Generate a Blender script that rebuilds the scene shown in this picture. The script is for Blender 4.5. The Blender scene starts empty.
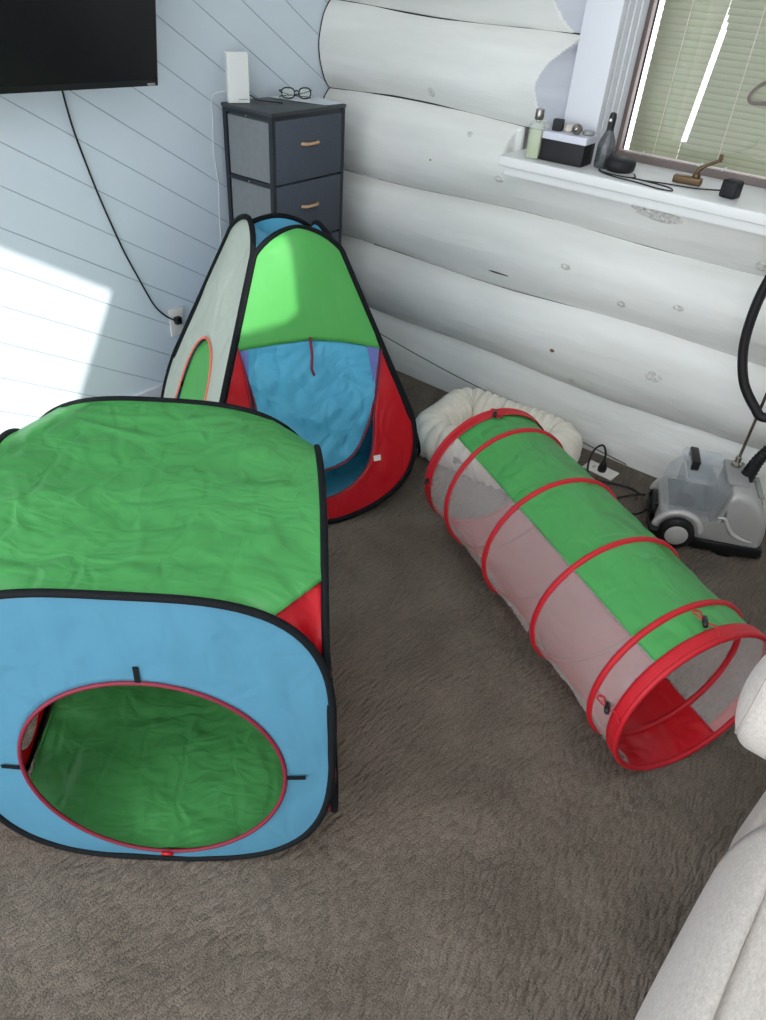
import bpy, bmesh, math, random
import numpy as np
from mathutils import Vector, Matrix, noise
random.seed(4)
SC = bpy.context.scene
COL = SC.collection
PI = math.pi
R = math.radians

# ------------------------------------------------------------------ materials
def hexc(r, g, b):
    def f(c):
        c /= 255.0
        return c/12.92 if c <= .04045 else ((c+.055)/1.055)**2.4
    return (f(r), f(g), f(b), 1)

def mat(name, col, rough=.6, metal=0, var=0, vscale=8, bump=0, bscale=40, stretch=(1,1,1), spec=.5,
        trans=0, alpha=1, detail=4, sheen=0, coat=0, ior=1.45, col2=None, gen='Object', glass=0):
    m = bpy.data.materials.new(name); m.use_nodes = True
    nt = m.node_tree; N = nt.nodes; L = nt.links
    N.clear()
    out = N.new('ShaderNodeOutputMaterial')
    b = N.new('ShaderNodeBsdfPrincipled')
    b.inputs['Base Color'].default_value = col
    b.inputs['Roughness'].default_value = rough
    b.inputs['Metallic'].default_value = metal
    b.inputs['Specular IOR Level'].default_value = spec
    b.inputs['IOR'].default_value = ior
    if glass: b.inputs['Transmission Weight'].default_value = glass
    if sheen: b.inputs['Sheen Weight'].default_value = sheen
    if coat: b.inputs['Coat Weight'].default_value = coat
    tc = N.new('ShaderNodeTexCoord'); mp = N.new('ShaderNodeMapping')
    mp.inputs['Scale'].default_value = stretch
    L.new(tc.outputs[gen], mp.inputs['Vector'])
    if var or col2:
        n = N.new('ShaderNodeTexNoise'); n.inputs['Scale'].default_value = vscale; n.inputs['Detail'].default_value = detail
        L.new(mp.outputs[0], n.inputs['Vector'])
        r = N.new('ShaderNodeValToRGB')
        c2 = col2 or tuple(min(1, c*(1+var)) for c in col[:3])+(1,)
        c1 = col if col2 else tuple(c*(1-var) for c in col[:3])+(1,)
        r.color_ramp.elements[0].position = .35; r.color_ramp.elements[1].position = .65
        r.color_ramp.elements[0].color = c1; r.color_ramp.elements[1].color = c2
        L.new(n.outputs[0], r.inputs[0]); L.new(r.outputs[0], b.inputs['Base Color'])
        m['ramp'] = 1
    if bump:
        n = N.new('ShaderNodeTexNoise'); n.inputs['Scale'].default_value = bscale; n.inputs['Detail'].default_value = detail
        L.new(mp.outputs[0], n.inputs['Vector'])
        bp = N.new('ShaderNodeBump'); bp.inputs['Strength'].default_value = 1; bp.inputs['Distance'].default_value = bump
        L.new(n.outputs[0], bp.inputs['Height']); L.new(bp.outputs[0], b.inputs['Normal'])
    sh = b.outputs[0]
    if trans:
        t = N.new('ShaderNodeBsdfTranslucent'); t.inputs['Color'].default_value = col
        mx = N.new('ShaderNodeMixShader'); mx.inputs[0].default_value = trans
        L.new(sh, mx.inputs[1]); L.new(t.outputs[0], mx.inputs[2]); sh = mx.outputs[0]
    if alpha < 1:
        t = N.new('ShaderNodeBsdfTransparent')
        mx = N.new('ShaderNodeMixShader'); mx.inputs[0].default_value = alpha
        L.new(t.outputs[0], mx.inputs[1]); L.new(sh, mx.inputs[2]); sh = mx.outputs[0]
    L.new(sh, out.inputs[0])
    return m

def nylon(name, col, trans=.35, alpha=1, wr=.012, rough=.30):
    """thin crinkled nylon: ridged creases at two sizes"""
    m = mat(name, col, rough=rough, spec=.5)
    nt = m.node_tree; N = nt.nodes; L = nt.links
    b = [n for n in N if n.type == 'BSDF_PRINCIPLED'][0]; out = [n for n in N if n.type == 'OUTPUT_MATERIAL'][0]
    tc = N.new('ShaderNodeTexCoord')
    w = N.new('ShaderNodeTexNoise'); w.inputs['Scale'].default_value = 4
    L.new(tc.outputs['Object'], w.inputs['Vector'])
    mx = N.new('ShaderNodeMixRGB'); mx.inputs[0].default_value = .16
    L.new(tc.outputs['Object'], mx.inputs[1]); L.new(w.outputs['Color'], mx.inputs[2])
    hs = []
    for sc, st, rot, w_ in ((3.2, (1, 1.9, 1.2), .5, .10), (7.5, (1.9, 1, 1.2), -.8, .09), (17, (1, 2.2, 1), 1.1, .16)):
        mp = N.new('ShaderNodeMapping'); mp.inputs['Scale'].default_value = st; mp.inputs['Rotation'].default_value = (rot*.3, rot*.4, rot)
        L.new(mx.outputs[0], mp.inputs[0])
        v = N.new('ShaderNodeTexVoronoi'); v.feature = 'DISTANCE_TO_EDGE'; v.inputs['Scale'].default_value = sc
        L.new(mp.outputs[0], v.inputs['Vector'])
        mr = N.new('ShaderNodeMapRange'); mr.interpolation_type = 'SMOOTHSTEP'; mr.inputs['From Max'].default_value = w_*2; mr.inputs['To Max'].default_value = 2.4/sc
        L.new(v.outputs['Distance'], mr.inputs['Value'])
        mu = N.new('ShaderNodeMath'); mu.operation = 'MULTIPLY_ADD'; mu.inputs[1].default_value = 2.2/sc
        L.new(v.outputs['Distance'], mu.inputs[0]); L.new(mr.outputs[0], mu.inputs[2]); hs.append(mu)
    a = N.new('ShaderNodeMath'); a.operation = 'ADD'; L.new(hs[0].outputs[0], a.inputs[0]); L.new(hs[1].outputs[0], a.inputs[1])
    a2 = N.new('ShaderNodeMath'); a2.operation = 'ADD'; L.new(a.outputs[0], a2.inputs[0]); L.new(hs[2].outputs[0], a2.inputs[1])
    bp = N.new('ShaderNodeBump'); bp.inputs['Strength'].default_value = 1; bp.inputs['Distance'].default_value = wr
    L.new(a2.outputs[0], bp.inputs['Height']); L.new(bp.outputs[0], b.inputs['Normal'])
    t = N.new('ShaderNodeBsdfTranslucent'); t.inputs['Color'].default_value = col
    L.new(bp.outputs[0], t.inputs['Normal'])
    ms = N.new('ShaderNodeMixShader'); ms.inputs[0].default_value = trans
    L.new(b.outputs[0], ms.inputs[1]); L.new(t.outputs[0], ms.inputs[2]); sh = ms.outputs[0]
    if alpha < 1:
        tr = N.new('ShaderNodeBsdfTransparent'); m2 = N.new('ShaderNodeMixShader'); m2.inputs[0].default_value = alpha
        L.new(tr.outputs[0], m2.inputs[1]); L.new(sh, m2.inputs[2]); sh = m2.outputs[0]
    L.new(sh, out.inputs[0])
    return m

def carpet_mat():
    m = mat('carpet', hexc(118, 108, 101), rough=.95, spec=.1)
    nt = m.node_tree; N = nt.nodes; L = nt.links
    b = [n for n in N if n.type == 'BSDF_PRINCIPLED'][0]
    tc = N.new('ShaderNodeTexCoord')
    wn = N.new('ShaderNodeTexNoise'); wn.inputs['Scale'].default_value = 9; wn.inputs['Detail'].default_value = 3
    L.new(tc.outputs['Object'], wn.inputs['Vector'])
    mx = N.new('ShaderNodeMixRGB'); mx.inputs[0].default_value = .03; L.new(tc.outputs['Object'], mx.inputs[1]); L.new(wn.outputs['Color'], mx.inputs[2])
    mp = N.new('ShaderNodeMapping'); mp.inputs['Rotation'].default_value = (0, 0, R(6)); mp.inputs['Scale'].default_value = (1.7, .55, 1)
    L.new(mx.outputs[0], mp.inputs[0])
    v = N.new('ShaderNodeTexVoronoi'); v.inputs['Scale'].default_value = 58; v.inputs['Randomness'].default_value = .9
    L.new(mp.outputs[0], v.inputs['Vector'])
    n = N.new('ShaderNodeTexNoise'); n.inputs['Scale'].default_value = 260; n.inputs['Detail'].default_value = 3
    L.new(tc.outputs['Object'], n.inputs['Vector'])
    n2 = N.new('ShaderNodeTexNoise'); n2.inputs['Scale'].default_value = 5.5; n2.inputs['Detail'].default_value = 4
    L.new(tc.outputs['Object'], n2.inputs['Vector'])
    # height = -voronoi + fibres
    h = N.new('ShaderNodeMath'); h.operation = 'MULTIPLY_ADD'; h.inputs[1].default_value = -2.2
    L.new(v.outputs['Distance'], h.inputs[0]); L.new(n.outputs[0], h.inputs[2])
    bp = N.new('ShaderNodeBump'); bp.inputs['Distance'].default_value = .0055; bp.inputs['Strength'].default_value = 1
    L.new(h.outputs[0], bp.inputs['Height']); L.new(bp.outputs[0], b.inputs['Normal'])
    r = N.new('ShaderNodeValToRGB'); r.color_ramp.elements[0].position = .3; r.color_ramp.elements[1].position = .72
    r.color_ramp.elements[0].color = hexc(98, 89, 80); r.color_ramp.elements[1].color = hexc(144, 133, 121)
    L.new(n.outputs[0], r.inputs[0])
    r2 = N.new('ShaderNodeValToRGB'); r2.color_ramp.elements[0].position = .35; r2.color_ramp.elements[1].position = .65
    r2.color_ramp.elements[0].color = (.76, .755, .75, 1); r2.color_ramp.elements[1].color = (1, 1, 1, 1)
    L.new(n2.outputs[0], r2.inputs[0])
    mu = N.new('ShaderNodeMixRGB'); mu.blend_type = 'MULTIPLY'; mu.inputs[0].default_value = 1
    L.new(r.outputs[0], mu.inputs[1]); L.new(r2.outputs[0], mu.inputs[2]); L.new(mu.outputs[0], b.inputs['Base Color'])
    return m

M = {}
M['log'] = mat('white_painted_log', hexc(214, 215, 210), rough=.5, col2=hexc(236, 236, 232), vscale=3.0, bump=.010, bscale=7, stretch=(.28, 1.6, 1.6), detail=9)
M['planed'] = mat('planed_log_paint', hexc(196, 200, 208), rough=.5, var=.05, vscale=6, bump=.002, bscale=20, stretch=(.3, 1, 3))
M['crack'] = mat('dark_gap', hexc(52, 50, 50), rough=.9)
M['knot'] = mat('weathered_knot', hexc(228, 227, 222), rough=.6, bump=.012, bscale=60, col2=hexc(186, 184, 178), vscale=95)
M['knotdark'] = mat('dark_knot', hexc(120, 92, 78), rough=.8, var=.2, vscale=90)
M['plank'] = mat('white_plank_paint', hexc(212, 224, 233), rough=.42, var=.015, vscale=3, bump=.001, bscale=14)
M['groove'] = mat('plank_groove_shade', hexc(176, 188, 198), rough=.8)  # shade inside the board grooves, painted as a darker tone
M['trim'] = mat('white_trim', hexc(222, 224, 230), rough=.4, bump=.0006, bscale=12)
M['sill'] = mat('white_sill', hexc(232, 233, 232), rough=.35, bump=.0006, bscale=9)
M['frame'] = mat('window_frame_taupe', hexc(120, 108, 104), rough=.45)
M['bead'] = mat('window_sash_pink_white', hexc(228, 214, 210), rough=.4)
M['ceiling'] = mat('ceiling_white', hexc(225, 225, 222), rough=.8)
M['blind'] = mat('blind_slat', hexc(172, 176, 152), rough=.5, trans=.10)
M['carpet'] = carpet_mat()
M['black'] = mat('black_plastic', hexc(20, 21, 23), rough=.4)
M['blackcloth'] = mat('black_binding', hexc(15, 19, 22), rough=.75, spec=.2, bump=.001, bscale=300)
M['screen'] = mat('tv_screen', hexc(20, 21, 24), rough=.22, spec=.5)
M['green'] = nylon('green_nylon', hexc(98, 190, 108), trans=.45, wr=.0055)
M['greenlight'] = nylon('green_nylon_tent', hexc(104, 200, 108), trans=.4, wr=.0012)
M['blue'] = nylon('blue_nylon', hexc(104, 168, 196), trans=.45, wr=.002)
M['bluetent'] = nylon('blue_nylon_tent', hexc(96, 190, 226), trans=.3, wr=.002)
M['bluecr'] = nylon('blue_nylon_crinkled', hexc(104, 202, 236), trans=.4, wr=.006)
M['red'] = nylon('red_nylon', hexc(206, 26, 40), trans=.3, wr=.003)
M['redtrim'] = mat('red_binding', hexc(182, 20, 34), rough=.55, bump=.001, bscale=200)
M['darkred'] = mat('dark_red_binding', hexc(120, 26, 48), rough=.6)
M['orange'] = mat('orange_binding', hexc(232, 110, 90), rough=.6)
M['white'] = nylon('white_voile', hexc(222, 230, 218), trans=.45, wr=.003, alpha=.93)
M['greyedge'] = mat('grey_binding', hexc(110, 112, 108), rough=.7)
M['mesh'] = mat('white_net', hexc(232, 222, 220), rough=.6, trans=.4, alpha=.27)
M['net'] = mat('grey_net', hexc(150, 140, 135), rough=.6, alpha=.35)
M['purple'] = mat('lilac_net', hexc(120, 130, 200), rough=.6, alpha=.6)
M['bed'] = mat('cream_plush', hexc(232, 226, 212), rough=.95, spec=.1, sheen=.4, var=.04, vscale=20, bump=.004, bscale=90)
M['bedin'] = mat('cream_plush_flat', hexc(214, 204, 192), rough=.95, spec=.1, sheen=.3, bump=.006, bscale=40)
M['silver'] = mat('silver_plastic', hexc(176, 175, 172), rough=.38, metal=.25, spec=.5)
M['silverlight'] = mat('light_silver_plastic', hexc(196, 195, 192), rough=.35, metal=.2)
M['greypanel'] = mat('grey_panel', hexc(150, 152, 150), rough=.45)
M['tank'] = mat('smoky_clear_plastic', hexc(200, 206, 212), rough=.10, alpha=.27, spec=.9)
M['tankdark'] = mat('smoky_inner_plastic', hexc(120, 126, 132), rough=.2, alpha=.35)
M['chrome'] = mat('chrome', hexc(180, 172, 162), rough=.2, metal=1)
M['rubber'] = mat('black_rubber', hexc(18, 18, 19), rough=.55)
M['drawer'] = mat('charcoal_linen', hexc(84, 89, 99), rough=.9, spec=.1, var=.1, vscale=90, bump=.001, bscale=300, stretch=(1, 1, 3))
M['sidepanel'] = mat('grey_side_fabric', hexc(118, 124, 126), rough=.9, spec=.1, var=.04, vscale=40)
M['dframe'] = mat('dark_metal_frame', hexc(28, 34, 40), rough=.45)
M['dtop'] = mat('dark_grey_top', hexc(52, 56, 60), rough=.4, var=.1, vscale=10, stretch=(1, 6, 1))
M['wood'] = mat('tan_wood', hexc(186, 152, 118), rough=.5, var=.12, vscale=40)
M['router'] = mat('white_plastic', hexc(226, 228, 226), rough=.35)
M['paper'] = mat('paper', hexc(214, 222, 228), rough=.7)
M['outlet'] = mat('outlet_plastic', hexc(230, 226, 220), rough=.4)
M['brass'] = mat('antique_brass', hexc(104, 84, 62), rough=.4, metal=.7)
M['glass'] = mat('clear_glass', hexc(205, 215, 205), rough=.05, alpha=.3, spec=.9)
M['yellowliq'] = mat('pale_green_liquid', hexc(214, 226, 176), rough=.15, alpha=.5)
M['greyglass'] = mat('smoke_glass', hexc(88, 92, 96), rough=.12, alpha=.65, spec=.8)
M['metalcap'] = mat('metal_cap', hexc(150, 146, 138), rough=.25, metal=.9)
M['boxblack'] = mat('matte_black_card', hexc(22, 22, 26), rough=.6)
M['lid'] = mat('pale_lilac_card', hexc(214, 216, 228), rough=.5)
M['mark'] = mat('grey_print', hexc(120, 122, 124), rough=.6)
M['sofa'] = mat('light_grey_weave', hexc(204, 197, 190), rough=.95, spec=.1, sheen=.2, col2=hexc(190, 183, 176), vscale=90, bump=.002, bscale=160, stretch=(2.4, 1, 2), detail=5)
M['sofadark'] = mat('sofa_piping', hexc(176, 168, 162), rough=.95, spec=.1)
M['bone'] = mat('grey_embroidery', hexc(150, 148, 146), rough=.9)

def pane_mat():
    m = bpy.data.materials.new('window_pane'); m.use_nodes = True
    nt = m.node_tree; N = nt.nodes; L = nt.links; N.clear()
    out = N.new('ShaderNodeOutputMaterial'); t = N.new('ShaderNodeBsdfTransparent'); g = N.new('ShaderNodeBsdfGlossy')
    g.inputs['Roughness'].default_value = .0
    fr = N.new('ShaderNodeFresnel'); fr.inputs['IOR'].default_value = 1.25
    mx = N.new('ShaderNodeMixShader'); L.new(fr.outputs[0], mx.inputs[0]); L.new(t.outputs[0], mx.inputs[1]); L.new(g.outputs[0], mx.inputs[2])
    L.new(mx.outputs[0], out.inputs[0]); return m
M['pane'] = pane_mat()

# ------------------------------------------------------------------ mesh builder
class MB:
    def __init__(s): s.v = []; s.f = []; s.m = []; s.mi = 0
    def add(s, vs, fs):
        o = len(s.v); s.v += [tuple(v) for v in vs]; s.f += [tuple(i+o for i in f) for f in fs]; s.m += [s.mi]*len(fs); return s
    def box(s, c, d, rz=0, M4=None):
        x, y, z = [k/2 for k in d]
        vs = [Vector((a, b, e)) for a in (-x, x) for b in (-y, y) for e in (-z, z)]
        rot = Matrix.Rotation(rz, 3, 'Z'); vs = [rot@v+Vector(c) for v in vs]
        return s.add(vs, [(0, 1, 3, 2), (4, 6, 7, 5), (0, 4, 5, 1), (2, 3, 7, 6), (0, 2, 6, 4), (1, 5, 7, 3)])
    def tube(s, pts, r, n=10, closed=False, cap=True):
        pts = [Vector(p) for p in pts]; k = len(pts)
        rr = r if isinstance(r, (list, tuple)) else [r]*k
        T = []
        for i in range(k):
            a = pts[(i-1) % k] if (closed or i > 0) else pts[i]; b = pts[(i+1) % k] if (closed or i < k-1) else pts[i]
            T.append((b-a).normalized())
        up = Vector((0, 0, 1)) if abs(T[0].z) < .9 else Vector((1, 0, 0))
        nrm = (up - T[0]*up.dot(T[0])).normalized(); vs = []
        for i in range(k):
            if i: nrm = (nrm - T[i]*nrm.dot(T[i])).normalized()
            bn = T[i].cross(nrm)
            for j in range(n):
                a = 2*PI*j/n; vs.append(pts[i]+(nrm*math.cos(a)+bn*math.sin(a))*rr[i])
        fs = []
        for i in range(k if closed else k-1):
            for j in range(n):
                a = i*n+j; b = i*n+(j+1) % n; c = ((i+1) % k)*n+(j+1) % n; d = ((i+1) % k)*n+j; fs.append((a, b, c, d))
        if closed:  # re-match the twist of the last ring
            fs = fs[:-n]; last = (k-1)*n
            best = min(range(n), key=lambda q: (vs[last]-vs[q]).length)
            for j in range(n): fs.append((last+j, last+(j+1) % n, (j+1+best) % n, (j+best) % n))
        elif cap: fs += [tuple(range(n))[::-1], tuple(range((k-1)*n, k*n))]
        return s.add(vs, fs)
    def lathe(s, prof, c=(0, 0, 0), n=32, M4=None, cap=True):
        """prof: list of (r, z)"""
        vs = []
        for r, z in prof:
            for j in range(n):
                a = 2*PI*j/n; v = Vector((r*math.cos(a), r*math.sin(a), z))
                if M4: v = M4@v
                vs.append(v+Vector(c))
        fs = [(i*n+j, i*n+(j+1) % n, (i+1)*n+(j+1) % n, (i+1)*n+j) for i in range(len(prof)-1) for j in range(n)]
        if cap: fs += [tuple(range(n))[::-1], tuple(range((len(prof)-1)*n, len(prof)*n))]
        return s.add(vs, fs)
    def grid(s, fn, nu, nv, closeu=False):
        vs = [fn(i/nu, j/nv) for j in range(nv+1) for i in range(nu+1)]
        w = nu+1
        return s.add(vs, [(j*w+i, j*w+i+1, (j+1)*w+i+1, (j+1)*w+i) for j in range(nv) for i in range(nu)])
    def build(s, name, mats, parent=None, smooth=False, bevel=0, seg=2, solid=0, angle=None, loc=None, rz=0, merge=True):
        me = bpy.data.meshes.new(name); me.from_pydata([tuple(v) for v in s.v], [], s.f)
        if not isinstance(mats, (list, tuple)): mats = [mats]
        for m in mats: me.materials.append(m)
        me.polygons.foreach_set('material_index', s.m)
        bm = bmesh.new(); bm.from_mesh(me)
        if merge: bmesh.ops.remove_doubles(bm, verts=bm.verts, dist=1e-5)
        if not solid: bmesh.ops.recalc_face_normals(bm, faces=bm.faces)
        if bevel:
            ed = [e for e in bm.edges if len(e.link_faces) == 2 and e.calc_face_angle(0) > .5]
            bmesh.ops.bevel(bm, geom=ed, offset=bevel, segments=seg, affect='EDGES', profile=.6, clamp_overlap=True)
        bm.to_mesh(me); bm.free()
        if smooth or bevel: me.polygons.foreach_set('use_smooth', [True]*len(me.polygons))
        if bevel and not smooth:
            try: me.set_sharp_from_angle(angle=R(40))
            except Exception: pass
        if angle:
            try: me.set_sharp_from_angle(angle=R(angle))
            except Exception: pass
        o = bpy.data.objects.new(name, me); COL.objects.link(o)
        if parent: o.parent = parent
        if loc: o.location = loc
        if rz: o.rotation_euler.z = rz
        if solid:
            md = o.modifiers.new('thickness', 'SOLIDIFY'); md.thickness = solid; md.offset = 0
        return o

def empty(name, label, cat, loc=(0, 0, 0), rz=0, group=None):
    o = bpy.data.objects.new(name, None); o.empty_display_size = .1; COL.objects.link(o); o.location = loc; o.rotation_euler.z = rz
    o['label'] = label; o['category'] = cat
    if group: o['group'] = group
    return o
def tag(o, label, cat, group=None):
    o['label'] = label; o['category'] = cat
    if group: o['group'] = group
    return o
def struct(o): o['kind'] = 'structure'; return o
def bez(pts, n=8):
    """Catmull-Rom through pts"""
    P = [Vector(p) for p in pts]; P = [P[0]*2-P[1]]+P+[P[-1]*2-P[-2]]; out = []
    for i in range(1, len(P)-2):
        for k in range(n):
            t = k/n; a, b, c, d = P[i-1:i+3]
            out.append(.5*((2*b)+(c-a)*t+(2*a-5*b+4*c-d)*t*t+(3*b-a-3*c+d)*t**3))
    out.append(P[-2]); return out

# ------------------------------------------------------------------ camera
cam_d = bpy.data.cameras.new('camera'); cam = bpy.data.objects.new('camera', cam_d); COL.objects.link(cam)
cr = Vector((0.78554296, 0.61550192, 0.06387206)); cu = Vector((-0.41517551, 0.44768988, 0.79196153)); cw = Vector((-0.45885897, 0.64863792, -0.60722096))
mw = Matrix.Identity(4)
for i in range(3): mw[i][0] = cr[i]; mw[i][1] = cu[i]; mw[i][2] = -cw[i]
mw.translation = Vector((2.43, -2.72, 1.65)); cam.matrix_world = mw
cam_d.sensor_fit = 'HORIZONTAL'; cam_d.sensor_width = 36; cam_d.lens = 36*726.65/766; cam_d.clip_start = .02
SC.camera = cam

# ------------------------------------------------------------------ room shell
YB = -4.4; XR = 4.2; HC = 2.7
b = MB(); b.box((XR/2, YB/2+.15, -.05), (XR+.6, -YB+.5, .1)); fl = struct(b.build('floor', M['carpet']))

b = MB(); b.box((XR+.05, YB/2+.15, HC/2), (.1, -YB+.5, HC)); struct(b.build('wall_right', M['ceiling']))

# left wall: diagonal tongue-and-groove boards
def left_wall():
    bm = bmesh.new()
    dv = Vector((0, .853, -.522)); nv = Vector((0, .522, .853))   # along / across the boards
    sp = .1215; d0 = .296-.0
    prof = []
    for k in range(-30, 40):
        d = d0+k*sp
        prof += [(d-.0018, 0, 1), (d-.0006, -.0022, 1), (d+.0006, -.0022, 1), (d+.0018, 0, 0)]
    prev = None
    for d, x, mi in prof:
        c = nv*d
        a = bm.verts.new(c-dv*8+Vector((x, 0, 0))); e = bm.verts.new(c+dv*8+Vector((x, 0, 0)))
        if prev:
            f = bm.faces.new((prev[0], prev[1], e, a)); f.material_index = prev[2]
        prev = (a, e, mi)
    for co, no in (((0, YB, 0), (0, -1, 0)), ((0, .32, 0), (0, 1, 0)), ((0, 0, 0), (0, 0, -1)), ((0, 0, HC), (0, 0, 1))):
        g = bmesh.ops.bisect_plane(bm, geom=bm.verts[:]+bm.edges[:]+bm.faces[:], plane_co=co, plane_no=no, clear_outer=True)
    bmesh.ops.recalc_face_normals(bm, faces=bm.faces)
    me = bpy.data.meshes.new('wall_left'); bm.to_mesh(me); bm.free()
    me.materials.append(M['plank']); me.materials.append(M['groove'])
    o = bpy.data.objects.new('wall_left', me); COL.objects.link(o); struct(o)
    md = o.modifiers.new('thickness', 'SOLIDIFY'); md.thickness = .02; md.offset = -1
    b = MB(); b.box((-.08, YB/2+.15, HC/2), (.1, -YB+.4, HC)); b.build('wall_backing', M['plank'], o)
left_wall()
b = MB(); b.box((.009, YB/2-.01, .055), (.016, -YB-.06, .11)); struct(b.build('baseboard_left', M['trim'], bevel=.004))

# log wall
def logs():
    root = bpy.data.objects.new('wall_back', None); COL.objects.link(root); struct(root)
    gz = [.0, .245, .56, .855, 1.165, 1.475, 1.785, 2.095, 2.4, 2.72]
    def gline(i, x):   # wavy groove heights
        a = gz[i]+.010*math.sin(x*2.1+i*1.7)+.006*math.sin(x*5.3+i*2.9)
        if i == 0: a = -.02
        return a
    for i in range(9):
        lower = i <= 2
        xe = XR if i < 3 else XR
        xs = list(np.arange(.004, .90, .014))+list(np.arange(.90, 1.30, .004))+list(np.arange(1.30, xe+.01, .016)); nx = len(xs)-1
        verts = []; nz = 44; mi = []
        for a in range(nx+1):
            x = float(xs[a])
            z0, z1 = gline(i, x), gline(i+1, x)
            for q in range(nz+1):
                t = q/nz; z = z0+(z1-z0)*t
                if i == 0:
                    tt = .30+.70*t; bul = math.sqrt(max(0, 1-((tt-.3)/.72)**2*.98)) ; y = .085-.10*bul
                    y = max(y, -.012)
                else:
                    v = 2*t-1; rr = 1.12; y = .042-.070*(math.sqrt(rr*rr-v*v)-math.sqrt(rr*rr-1))/(rr-math.sqrt(rr*rr-1))
                y += .010*(noise.noise(Vector((x*1.3, z*4, i*3.1))))+.004*noise.noise(Vector((x*6, z*14, i)))
                planed = False
                if i >= 3:
                    # planed area next to the window trim, an arc-shaped edge
                    cz = (z0+z1)/2
                    edge = 1.04+.42*((z-cz+.02)/.31)**2+.008*noise.noise(Vector((z*18, i, 0)))
                    if i == 3:
                        if x > .95 and z > 1.045: y = max(y, min(.03, (x-.95)*2))
                    elif x > edge:
                        k_ = min(1, (x-edge)/max(.02, 1.140-edge)); y = max(y, y+(.062-y)*k_); y = max(y, .056) if x > 1.14 else y; planed = True
                if i > 3 and x > 1.27 and i < 8: y = .30 if x > 1.29 else max(y, .08)
                if i == 3 and x > .99: z = min(z, 1.06)
                verts.append((x, y, z)); mi.append(planed)
        faces = []; fm = []
        w = nz+1
        for a in range(nx):
            x = float(xs[a]+xs[a+1])/2
            if 4 <= i < 8 and x > 1.27 and x < 3.0: continue
            for q in range(nz):
                k = a*w+q; faces.append((k, k+w, k+w+1, k+1)); fm.append(1 if mi[k] and mi[k+w+1] else 0)
        b = MB(); b.v = verts; b.f = faces; b.m = fm
        b.build('log', [M['log'], M['planed']], root, smooth=True)
        # dark gap line where this log meets the one above
        if i in (3, 4, 5, 6, 7):
            pts = [(x, .044+.003*math.sin(x*9), gline(i+1, x)+.0) for x in np.linspace(.004, 1.15, 60)]
            MB().tube(pts, [.0025+.0018*abs(math.sin(p[0]*4+i)) for p in pts], 6).build('crack', M['crack'], root, smooth=True)
        elif i in (1, 2):
            pts = [(x, .044, gline(i+1, x)) for x in np.linspace(.3, 4.0, 120)]
            MB().tube(pts, [.0004+.0022*abs(math.sin(p[0]*2.3+i))**2 for p in pts], 6).build('crack', M['crack'], root, smooth=True)
        if i >= 3:   # end outline against the plank wall
            pts = []
            for q in range(nz+1): pts.append(verts[q])
            MB().tube([(.004, p[1], p[2]) for p in pts], .0028, 6).build('crack', M['crack'], root, smooth=True)
    # check line running down the lowest log
    pts = [(x, -.0155+.02*max(0, (.12-(.19-.105*x))*0), .19-.105*x+.003*math.sin(x*7)) for x in np.linspace(.3, 1.75, 50)]
    dg = []
    for x, y, z in pts:
        t = (z+.02)/(.245+.02); bul = math.sqrt(max(0, 1-((.7*t)/.72)**2*.98)); yy = max(.085-.10*bul, -.012); dg.append((x, yy+.010*noise.noise(Vector((x*1.3, z*4, 0)))+.004*noise.noise(Vector((x*6, z*14, 0)))-.0005, z))
    MB().tube(dg, .0022, 6).build('crack', M['crack'], root, smooth=True)
    b = MB()
    b.box((.62, .36, HC/2), (1.24, .06, HC)); b.box((3.6, .36, HC/2), (1.2, .06, HC)); b.box((2.14, .36, .51), (1.72, .06, 1.02)); b.box((2.14, .36, 2.55), (1.72, .06, .3))
    b.build('log_core', M['log'], root)
    # knots and weather marks on the log faces
    def surf_y(x, z):
        for i in range(9):
            if gline(i, x) <= z < gline(i+1, x): break
        z0, z1 = gline(i, x), gline(i+1, x); v = 2*(z-z0)/(z1-z0)-1; rr = 1.12
        y = .042-.070*(math.sqrt(rr*rr-v*v)-math.sqrt(rr*rr-1))/(rr-math.sqrt(rr*rr-1))
        return y+.010*(noise.noise(Vector((x*1.3, z*4, i*3.1))))+.004*noise.noise(Vector((x*6, z*14, i)))
    def patch(x, z, rx, rz_, m, ring=True, name='knot'):
        n = 20; k = 5; vs = [(x, surf_y(x, z)-.0035, z)]; fs = []
        for q in range(1, k+1):
            rr = q/k
            for j in range(n):
                a = 2*PI*j/n; w = 1+.22*noise.noise(Vector((math.cos(a)*1.5, math.sin(a)*1.5, x*9)))
                px, pz = x+rx*rr*w*math.cos(a), z+rz_*rr*w*math.sin(a)
                h = (.0012 if q == k else .003+(.0016 if (ring and q % 2) else 0))
                if q == k: h = -.001
                vs.append((px, surf_y(px, pz)-h, pz))
        for j in range(n): fs.append((0, 1+j, 1+(j+1) % n))
        for q in range(k-1):
            for j in range(n): fs.append((1+q*n+j, 1+q*n+(j+1) % n, 1+(q+1)*n+(j+1) % n, 1+(q+1)*n+j))
        MB().add(vs, fs).build(name, m, root, smooth=True)
    patch(.575, 1.225, .018, .018, M['knot']); patch(1.32, .385, .011, .008, M['knotdark'], False)
    patch(1.55, .65, .018, .014, M['knot']); patch(1.605, .985, .085, .018, M['knot'], False); patch(1.52, 1.0, .03, .012, M['knot'], False)
    patch(1.30, .73, .022, .012, M['knot'], False); patch(1.76, .70, .02, .012, M['knot'], False)
    patch(1.75, .42, .035, .022, M['knot'], False); patch(.62, .99, .004, .004, M['knotdark'], False)
    patch(1.0, .62, .05, .004, M['crack'], False); patch(1.98, .9, .03, .02, M['knot'])
    patch(.78, 1.11, .012, .01, M['knot'], False); patch(1.42, .27, .02, .012, M['knot'], False); patch(.95, .98, .02, .012, M['knot'], False)
logs()

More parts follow.
